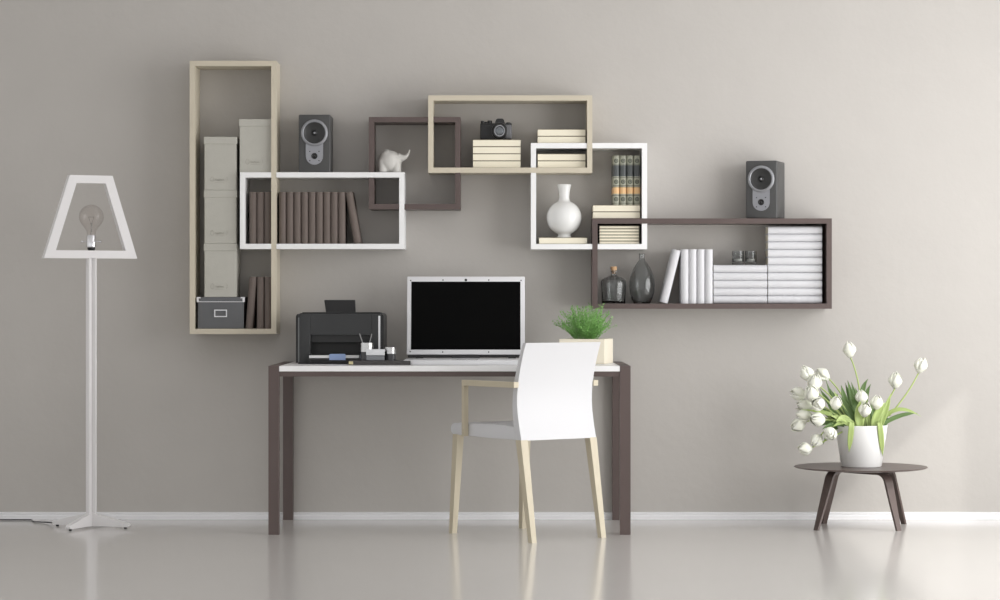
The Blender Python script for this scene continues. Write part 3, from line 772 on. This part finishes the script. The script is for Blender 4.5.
# seat cushion with rounded front
sp = []
for k in range(9):
    a = -PI/2 + PI*k/8; sp.append((.247+.026*math.cos(a), .468+.026*math.sin(a)))
sp += [(.05, .498), (-.12, .498), (-.205, .494), (-.205, .437), (-.05, .438)]
bm = NB(); prism(bm, sp, 'x', -HW+.002, HW-.002)
es = [e for e in bm.edges if abs(e.verts[0].co.x-e.verts[1].co.x) < 1e-6 and abs(abs(e.verts[0].co.x)-(HW-.002)) < 1e-6]
bmesh.ops.bevel(bm, geom=es, offset=.009, segments=3, profile=.5, affect='EDGES')
obj('seat', bm, 'chair_fabric', t, smooth=50)
def chair_leg(top, foot, s0, s1):
    bm = NB(); rg = []
    for f in (0, .5, 1):
        c = Vector(top).lerp(Vector(foot), f); h = (s0+(s1-s0)*f)/2
        rg.append([c+Vector((-h, -h, 0)), c+Vector((h, -h, 0)), c+Vector((h, h, 0)), c+Vector((-h, h, 0))])
    loft(bm, rg); 
    return bm
for sx in (-1, 1):
    obj('leg', chair_leg((sx*.193, -.231, .438), (sx*.194, -.308, 0), .038, .026), 'wood', t)
    obj('leg', chair_leg((sx*.190, .232, .444), (sx*.198, .262, 0), .036, .026), 'wood', t)
    # arm: post, horizontal bar
    xa, xb = sorted((sx*(HW+.0005), sx*(HW+.0275)))
    bm = NB(); bx(bm, xa, xb, .130, .146, .440, .664, .001, seg=1); obj('arm_post', bm, 'wood', t)
    bm = NB(); bx(bm, xa, xb, -.232, .146, .6642, .689, .001, seg=1); obj('armrest', bm, 'wood', t)

# ------------------------------------------------------------ floor lamp
ld2 = .43
LX = X(91.3, ld2)
t = thing('floor_lamp', 'white floor lamp with open tapered frame shade around a bare bulb', 'lamp', (LX, -ld2, 0))
s = (D0-ld2)/FPX
rot = math.radians(-22)
zsb = Z(258.4, ld2); zst = Z(175.6, ld2)
bm = NB(); 
pw = .026; pt = .011
bx(bm, -pw, pw, -pt/2, pt/2, .02, zsb-.0005, .001, mtx=Matrix.Rotation(rot, 4, 'Z'), seg=1)
bx(bm, -pt/2, pt/2, -pw, -pt/2, .02, zsb-.0005, mtx=Matrix.Rotation(rot, 4, 'Z')); bx(bm, -pt/2, pt/2, pt/2, pw, .02, zsb-.0005, mtx=Matrix.Rotation(rot, 4, 'Z'))
obj('pole', bm, 'lamp', t)
for k in range(4):
    a = rot + PI/2*k
    bm = NB(); prism(bm, [(.006, .006), (.055, .008), (.194, .008), (.200, .012), (.200, .020), (.192, .026), (.024, .064), (.006, .068)], 'y', -.012, .012)
    bmesh.ops.transform(bm, matrix=Matrix.Rotation(a, 4, 'Z'), verts=bm.verts[:])
    ft = obj('foot', bm, 'lamp', t)
    bm = NB(); lathe(bm, [(.007, 0), (.007, .0082)], 14, Matrix.Rotation(a, 4, 'Z') @ Matrix.Translation((.180, 0, 0))); obj('glide', bm, 'black', ft)
# shade: trapezoid frame with depth
rs = math.radians(24); cs = math.cos(rs)
bl, br, tl_, tr_ = (46.6-91.3)*s/cs, (133.2-91.3)*s/cs, (70.2-91.3)*s/cs, (110.0-91.3)*s/cs
Hs = zst-zsb; tb_ = .036; dep = .046
def xl(z): return bl+(tl_-bl)*z/Hs
def xr_(z): return br+(tr_-br)*z/Hs
ou = [(bl, 0), (br, 0), (tr_, Hs), (tl_, Hs)]
wst = .043
inn = [(xl(tb_)+wst, tb_), (xr_(tb_)-wst, tb_), (xr_(Hs-tb_)-wst, Hs-tb_), (xl(Hs-tb_)+wst, Hs-tb_)]
bm = NB()
vo = [[bm.verts.new((p[0], y, p[1]+zsb)) for p in ou] for y in (-dep/2, dep/2)]
vi = [[bm.verts.new((p[0], y, p[1]+zsb)) for p in inn] for y in (-dep/2, dep/2)]
for k in range(4):
    j = (k+1) % 4
    bm.faces.new((vo[0][k], vo[0][j], vi[0][j], vi[0][k])); bm.faces.new((vo[1][k], vi[1][k], vi[1][j], vo[1][j]))
    bm.faces.new((vo[0][k], vo[1][k], vo[1][j], vo[0][j])); bm.faces.new((vi[0][k], vi[0][j], vi[1][j], vi[1][k]))
bmesh.ops.transform(bm, matrix=Matrix.Rotation(rs, 4, 'Z'), verts=bm.verts[:])
obj('lamp_shade', bm, 'lamp', t)
zs0 = zsb + tb_
bm = NB(); lathe(bm, [(.014, zs0-.0002), (.018, zs0+.006), (.018, zs0+.014), (.001, zs0+.015)], 24); sk = obj('socket_base', bm, 'black', t, smooth=40)
bm = NB(); lathe(bm, [(.019, zs0+.0145), (.022, zs0+.018), (.022, zs0+.068), (.020, zs0+.071), (.001, zs0+.071)], 32, None, True, True); obj('socket', bm, 'chrome', t, smooth=40)
for sx in (-1, 1):
    bm = NB(); tube(bm, [(sx*.0215, 0, zs0+.041), (sx*.038, 0, zs0+.041)], .0025, 8); tube(bm, [(sx*.038, 0, zs0+.041), (sx*.046, 0, zs0+.041)], .005, 12); obj('thumb_screw', bm, 'chrome', t, smooth=40)
zb0 = zs0+.0715; Rb = .056
# thin walled bulb
czb = zb0 + .083
bm = NB(); lathe(bm, [(.0195, zb0), (.0205, zb0+.012), (.0225, zb0+.020), (.028, zb0+.028), (.0355, zb0+.0385)] + [(Rb*math.sin(a), czb-Rb*math.cos(a)) for a in [math.radians(44+136*k/20) for k in range(21)]][:-1] + [(.0008, czb+Rb)], 40, None, True, True)
me_tmp = obj('bulb', bm, 'bulb', t, smooth=60)
bm = NB(); tube(bm, [(0, 0, zb0+.002), (0, 0, zb0+.055)], [.005, .0025], 10); obj('glass_stem', bm, 'clear', me_tmp, smooth=60)
bm = NB()
for sx in (-1, 1): tube(bm, [(sx*.002, 0, zb0+.04), (sx*.005, 0, zb0+.06), (sx*.012, 0, zb0+.082)], .0009, 6)
tube(bm, [(-.013+.0013*i, .002*math.sin(i*1.7), zb0+.082+.002*math.cos(i*1.7)) for i in range(21)], .0007, 5)
obj('filament', bm, mat('filament_wire', (120, 118, 114), .4, .8), me_tmp)
# cord: from the rear left foot along the floor and out of frame
dx0 = -LX
def fl(px, d, z): return (X(px, d)-LX, ld2-d, z)
pts = [(-.198*math.cos(rot), -.198*math.sin(rot), .014), fl(46, .22, .005), fl(34.5, .19, .004), fl(33, .17, .004), fl(32.4, .10, .004), fl(31, .08, .004), fl(15, .08, .004), fl(-60, .08, .004)]
bm = NB(); tube(bm, pts, .003, 8); obj('cord', bm, 'black', t, smooth=60)

# ------------------------------------------------------------ round side table
td = .42; TX = X(860.7, td); TZ = .279
t = thing('side_table', 'low round dark walnut table with bent legs, right of the desk', 'table', (TX, -td, 0))
R = .305
bm = NB(); lathe(bm, [(.001, TZ-.010), (R-.03, TZ-.010), (R-.006, TZ-.006), (R, TZ-.002), (R-.002, TZ), (.001, TZ)], 96, None, True, True); obj('tabletop', bm, 'table', t, smooth=30)
for k, (ang, fr) in enumerate(((36, .283), (128, .240))):
    a = math.radians(ang)
    # path in the leg plane: foot - bend - across - bend - foot
    zt_ = TZ-.0105 - .011*k; th_ = .0105
    half = []
    cxr = .150 if k == 0 else .125; rr_ = .055
    for j in range(9):
        q = math.radians(78)*(1-j/8); half.append((cxr+rr_*math.sin(q)*1.0, zt_-rr_+rr_*math.cos(q)))
    foot = (fr, 0.0)
    cl = [foot, (foot[0]*.35+half[0][0]*.65, half[0][1]*.65)] + half + [(.06, zt_)]
    wid = [.026, .042] + [.049]*9 + [.056]
    full = [(p[0], p[1], w_) for p, w_ in zip(cl, wid)]
    full = full + [(-p[0], p[1], p[2]) for p in reversed(full)]
    bm = NB(); secs = []
    n = len(full)
    for i, (u, z, w_) in enumerate(full):
        p0 = full[max(0, i-1)]; p1 = full[min(n-1, i+1)]
        tx, tz = p1[0]-p0[0], p1[1]-p0[1]; L_ = math.hypot(tx, tz); nx, nz = -tz/L_, tx/L_   # towards inner side
        def P(u_, v_, z_): return (u_*math.cos(a)-v_*math.sin(a), u_*math.sin(a)+v_*math.cos(a), z_)
        h = w_/2
        if i == 0: iu, iz = u-th_*1.05, 0.0
        elif i == n-1: iu, iz = u+th_*1.05, 0.0
        else:
            iu, iz = u + nx*th_, z + nz*th_
            if iz > z and abs(u) < .2 and False: pass
        secs.append([P(u, -h, z), P(u, h, z), P(iu, h, iz), P(iu, -h, iz)])
    loft(bm, secs)
    lp = obj('leg_bow', bm, 'table', t, smooth=30)
bm = NB(); lathe(bm, [(.05, TZ-.0225), (.05, TZ-.0103)], 30); 
bm.free()

# ------------------------------------------------------------ tulips in white pot
PZ = TZ + E
s = (D0-td)/FPX
t = thing('potted_tulips', 'drooping white tulips in a tapered white pot on the round table', 'plant', (X(861.3, td), -td, PZ))
rb, rt, hp = 20.1*s, 26.3*s, 41.5*s
bm = NB(); lathe(bm, [(.001, 0), (rb-.003, 0), (rb, .003), (rt-.0005, hp-.002), (rt-.002, hp), (rt-.006, hp-.001), (rt-.010, hp-.03), (.001, hp-.031)], 64, None, True, True); obj('pot', bm, 'pot', t, smooth=40)
bm = NB(); lathe(bm, [(.001, hp-.0305), (rt-.011, hp-.0305), (rt-.013, hp-.024), (.001, hp-.020)], 40, None, True, True); obj('soil', bm, 'soil', t)
OX = X(861.3, td)
rnd = random.Random(11)
def L3(px, py, d): return Vector((X(px, d)-OX, td-d, Z(py, d)-PZ))
def petal(bm, a0, R_, H_, wf, tipin, off=1.0):
    nu, nv = 6, 8; G = []
    for j in range(nv+1):
        v = j/nv
        rad = R_*off*(math.sin(min(1, v*1.7+.12)*PI/2))*(1 - tipin*max(0, v-.45)**1.4*1.9) + .0005
        z = H_*(v**.92)
        wa = wf*(math.sin(PI*min(1, v*.70+.22))**.7)*(1 if v < .72 else (1-((v-.72)/.28)**2.2)+.04)
        row = []
        for i in range(nu+1):
            u = 2*i/nu-1; a = a0+u*wa
            rr = rad*(1-.05*u*u)
            row.append(bm.verts.new((rr*math.cos(a), rr*math.sin(a), z - .05*H_*u*u*v)))
        G.append(row)
    for j in range(nv):
        for i in range(nu): bm.faces.new((G[j][i], G[j][i+1], G[j+1][i+1], G[j+1][i]))
def bloom_bm(R_, H_, openness):
    bm = NB()
    for k in range(3): petal(bm, 2*PI*k/3+.2, R_*.60, H_*.86, 1.30, 1.25)
    for k in range(3): petal(bm, 2*PI*k/3+.5+rnd.uniform(-.15, .15), R_*.90, H_*rnd.uniform(.93, 1.0), 1.22, openness+rnd.uniform(-.12, .1))
    for k in range(3): petal(bm, 2*PI*k/3+.5+PI/3+rnd.uniform(-.15, .15), R_, H_*rnd.uniform(.95, 1.08), 1.05, openness+rnd.uniform(-.3, .12), 1.04)
    lathe(bm, [(.0008, .004), (R_*.55, H_*.12), (R_*.80, H_*.36), (R_*.74, H_*.62), (R_*.42, H_*.82), (.0008, H_*.90)], 12)
    return bm
def ribbon(bm, pts, w, nrm, fold=.35):
    n = len(pts); rows = []
    for i, p in enumerate(pts):
        t_ = (pts[min(i+1, n-1)]-pts[max(0, i-1)]).normalized()
        sd = t_.cross(nrm).normalized(); up = sd.cross(t_).normalized()
        q = i/(n-1); ww = w*(math.sin(PI*min(1, (q*.80+.16)))**.8)*(1 if q < .75 else max(0.0, (1-((q-.75)/.25)**1.6))) + .0006
        rows.append([bm.verts.new(p+sd*ww+up*ww*fold), bm.verts.new(p+sd*ww*.5+up*ww*fold*.3), bm.verts.new(p), bm.verts.new(p-sd*ww*.5+up*ww*fold*.3), bm.verts.new(p-sd*ww+up*ww*fold)])
    for a, b in zip(rows, rows[1:]):
        for k in range(4): bm.faces.new((a[k], a[k+1], b[k+1], b[k]))
def P8(zx, zy): return 780+zx/4.287, 335+zy/4.287
# bloom centre, depth from wall, direction it points (x,z in picture), size
BL = [((297, 64), .40, (-.15, 0, 1), 1.0), ((603, 130), .40, (.25, -.1, 1), 1.0), ((495, 195), .44, (0, -.2, 1), 1.02),
      ((350, 265), .50, (-.15, -.35, 1), .95), ((415, 290), .50, (.15, -.3, 1), .95), ((364, 322), .55, (0, -.6, 1), .95), ((448, 352), .40, (.4, .2, 1), .8),
      ((240, 292), .52, (.1, -.5, 1), .92), ((115, 165), .44, (-.5, 0, 1), 1.05), ((182, 170), .36, (-.9, .1, .6), 1.0), ((148, 205), .47, (.1, -.3, 1), 1.1),
      ((135, 252), .50, (-.2, -.5, 1), 1.12), ((165, 297), .53, (-.6, -.7, .2), 1.0), ((80, 252), .42, (-1, 0, .25), 1.0), ((105, 302), .44, (-1, -.1, .1), 1.0),
      ((103, 345), .46, (-1, -.2, .0), 1.05), ((162, 362), .52, (-.8, -.5, .1), 1.05), ((78, 386), .46, (-.9, -.2, -.4), 1.0),
      ((215, 424), .54, (-.1, -1, -.25), 1.0), ((157, 452), .50, (-.6, -.6, -.6), .95), ((107, 488), .50, (-.9, -.4, -.1), .98)]
ROOTS = {0: ((352, 400), (352, 205)), 1: ((418, 400), (545, 270)), 2: ((392, 400), (455, 300)), 3: ((365, 400), (362, 330)), 4: ((400, 400), (425, 340)),
         7: ((300, 400), (262, 340)), 8: ((330, 400), (210, 235)), 9: ((335, 400), (270, 240)), 10: ((320, 400), (190, 260)), 18: ((265, 396), (232, 330)), 20: ((300, 396), (205, 440))}
for k, ((zx, zy), d, dr, sc_) in enumerate(BL):
    px, py = P8(zx, zy)
    c = L3(px, py, d); dv = Vector(dr).normalized()
    Hb = .075*sc_; Rb_ = .0315*sc_
    base = c - dv*Hb*.5
    az = math.atan2(base.y, base.x)
    root = Vector((.045*math.cos(az)+rnd.uniform(-.015, .015), .05*math.sin(az)+rnd.uniform(-.015, .015), hp-.028))
    mid = root*.35 + base*.65 - dv*.055
    mid.z = max(mid.z, hp+.03)
    if base.z < hp+.02: mid = Vector((base.x*.6, base.y*.7, hp+.05))
    if k in ROOTS:
        root = L3(*P8(*ROOTS[k][0]), td+(d-td)*.3); mid = L3(*P8(*ROOTS[k][1]), (td+d)/2+(.03 if k > 17 else 0)); mid.y -= .07 if k == 20 else 0
        root.z = min(root.z, hp-.012)
    bm = NB(); pts = bez(root, mid, base+dv*.004, 14); tube(bm, pts, [.0042-.001*i/14 for i in range(15)], 8)
    st = obj('stem', bm, 'stem', t, smooth=60)
    bm = bloom_bm(Rb_, Hb, rnd.uniform(.75, 1.0))
    q = dv.to_track_quat('Z', 'Y').to_matrix().to_4x4()
    bmesh.ops.transform(bm, matrix=Matrix.Translation(base) @ q @ Matrix.Rotation(rnd.uniform(0, 6), 4, 'Z'), verts=bm.verts[:])
    bo = obj('bloom', bm, 'petal', st, smooth=60)
    md = bo.modifiers.new('thick', 'SOLIDIFY'); md.thickness = .0009
# leaves: root offset, mid, tip in picture px, depth, width, pale
def leaf(pr, pm, pt, d0, d1, w, m, nrm=(0, -1, .3)):
    a = L3(*P8(*pr), d0); b = L3(*P8(*pm), (d0+d1)/2); c = L3(*P8(*pt), d1)
    if a.z > hp-.01: pass
    bm = NB(); ribbon(bm, bez(a, b, c, 14), w, Vector(nrm))
    o = obj('leaf', bm, m, t, smooth=60); md = o.modifiers.new('thick', 'SOLIDIFY'); md.thickness = .0008
for args in [
    ((330, 400), (318, 300), (290, 195), .42, .38, .014, 'leaf'), ((345, 400), (335, 300), (305, 200), .40, .36, .012, 'leaf'),
    ((320, 400), (280, 290), (262, 215), .44, .42, .013, 'leaf'), ((360, 395), (330, 240), (378, 188), .38, .36, .013, 'leaf'),
    ((372, 395), (350, 270), (390, 210), .36, .34, .012, 'leaf'), ((310, 395), (240, 290), (215, 230), .42, .40, .012, 'leaf'),
    ((300, 398), (210, 300), (172, 232), .42, .38, .011, 'leaf'), ((300, 400), (230, 310), (196, 190), .40, .40, .009, 'leaf'),
    ((330, 395), (300, 330), (240, 250), .46, .44, .018, 'leaf'), ((350, 398), (340, 320), (300, 250), .46, .46, .020, 'leaf'),
    ((345, 400), (335, 340), (345, 280), .50, .52, .022, 'leaf_pale'), ((400, 400), (410, 340), (450, 290), .50, .50, .018, 'leaf_pale'),
    ((410, 400), (400, 330), (395, 270), .44, .44, .016, 'leaf'), ((430, 398), (450, 330), (475, 250), .44, .44, .013, 'leaf_pale'),
    ((420, 398), (500, 335), (590, 335), .44, .42, .010, 'leaf'), ((425, 395), (480, 270), (605, 350), .42, .46, .009, 'leaf_pale'),
    ((300, 392), (260, 330), (92, 320), .46, .50, .010, 'leaf_pale'), ((300, 395), (240, 340), (180, 320), .44, .42, .012, 'leaf'),
    ((290, 395), (230, 350), (160, 395), .46, .46, .011, 'leaf'), ((295, 398), (215, 370), (185, 470), .46, .44, .010, 'leaf'),
    ((310, 398), (275, 330), (240, 375), .50, .54, .016, 'leaf_pale'), ((330, 398), (290, 345), (225, 395), .50, .53, .012, 'leaf_pale'),
    ((300, 395), (260, 365), (200, 345), .40, .40, .012, 'leaf'), ((380, 398), (375, 340), (372, 275), .48, .48, .010, 'leaf_pale'),
    ((320, 398), (290, 330), (258, 300), .42, .44, .015, 'leaf'), ((400, 398), (420, 350), (430, 300), .40, .40, .014, 'leaf'),
    ((440, 398), (450, 370), (452, 335), .42, .42, .014, 'leaf'),
    ((338, 400), (300, 280), (280, 205), .39, .37, .010, 'leaf'), ((352, 400), (345, 290), (322, 225), .43, .42, .012, 'leaf'),
    ((325, 400), (255, 300), (232, 240), .45, .45, .010, 'leaf_pale'), ((305, 400), (200, 330), (150, 300), .41, .40, .010, 'leaf'),
    ((310, 400), (240, 350), (205, 300), .47, .48, .011, 'leaf'), ((318, 400), (275, 360), (215, 345), .51, .53, .012, 'leaf_pale'),
    ((385, 400), (400, 320), (410, 265), .40, .38, .011, 'leaf'), ((300, 398), (235, 360), (180, 405), .49, .52, .010, 'leaf'),
    ((430, 400), (435, 340), (440, 285), .39, .38, .010, 'leaf'), ((290, 396), (220, 380), (160, 370), .40, .38, .010, 'leaf')]:
    leaf(*args)
# two leaves hanging over the rim
for x0, xe, ye, w_, dd in ((292, 284, 505, .0125, .0), (412, 432, 525, .0125, .0)):
    xa = L3(*P8(x0, 392), td).x; xb = L3(*P8(xe, ye), td).x; zt1 = L3(*P8(xe, ye), .55).z
    def rim_y(x, z): 
        r_ = rb+(rt-rb)*min(1, z/hp) + .004
        return -math.sqrt(max(1e-6, r_*r_-x*x))
    pts = [Vector((xa*.8, rim_y(xa, hp)*.55, hp-.02)), Vector((xa*.9, rim_y(xa, hp)*.75, hp+.012)), Vector((xa*.97, rim_y(xa, hp)*.95-.004, hp+.016))]
    for i in range(1, 11):
        q = i/10; z = hp+.010 + (zt1-hp-.010)*q; x = xa+(xb-xa)*q
        pts.append(Vector((x, rim_y(x, z)-.006, z)))
    bm = NB(); ribbon(bm, pts, w_, Vector((.0, -1, .45)), .15)
    o = obj('leaf', bm, 'leaf_pale', t, smooth=60); md = o.modifiers.new('thick', 'SOLIDIFY'); md.thickness = .0008
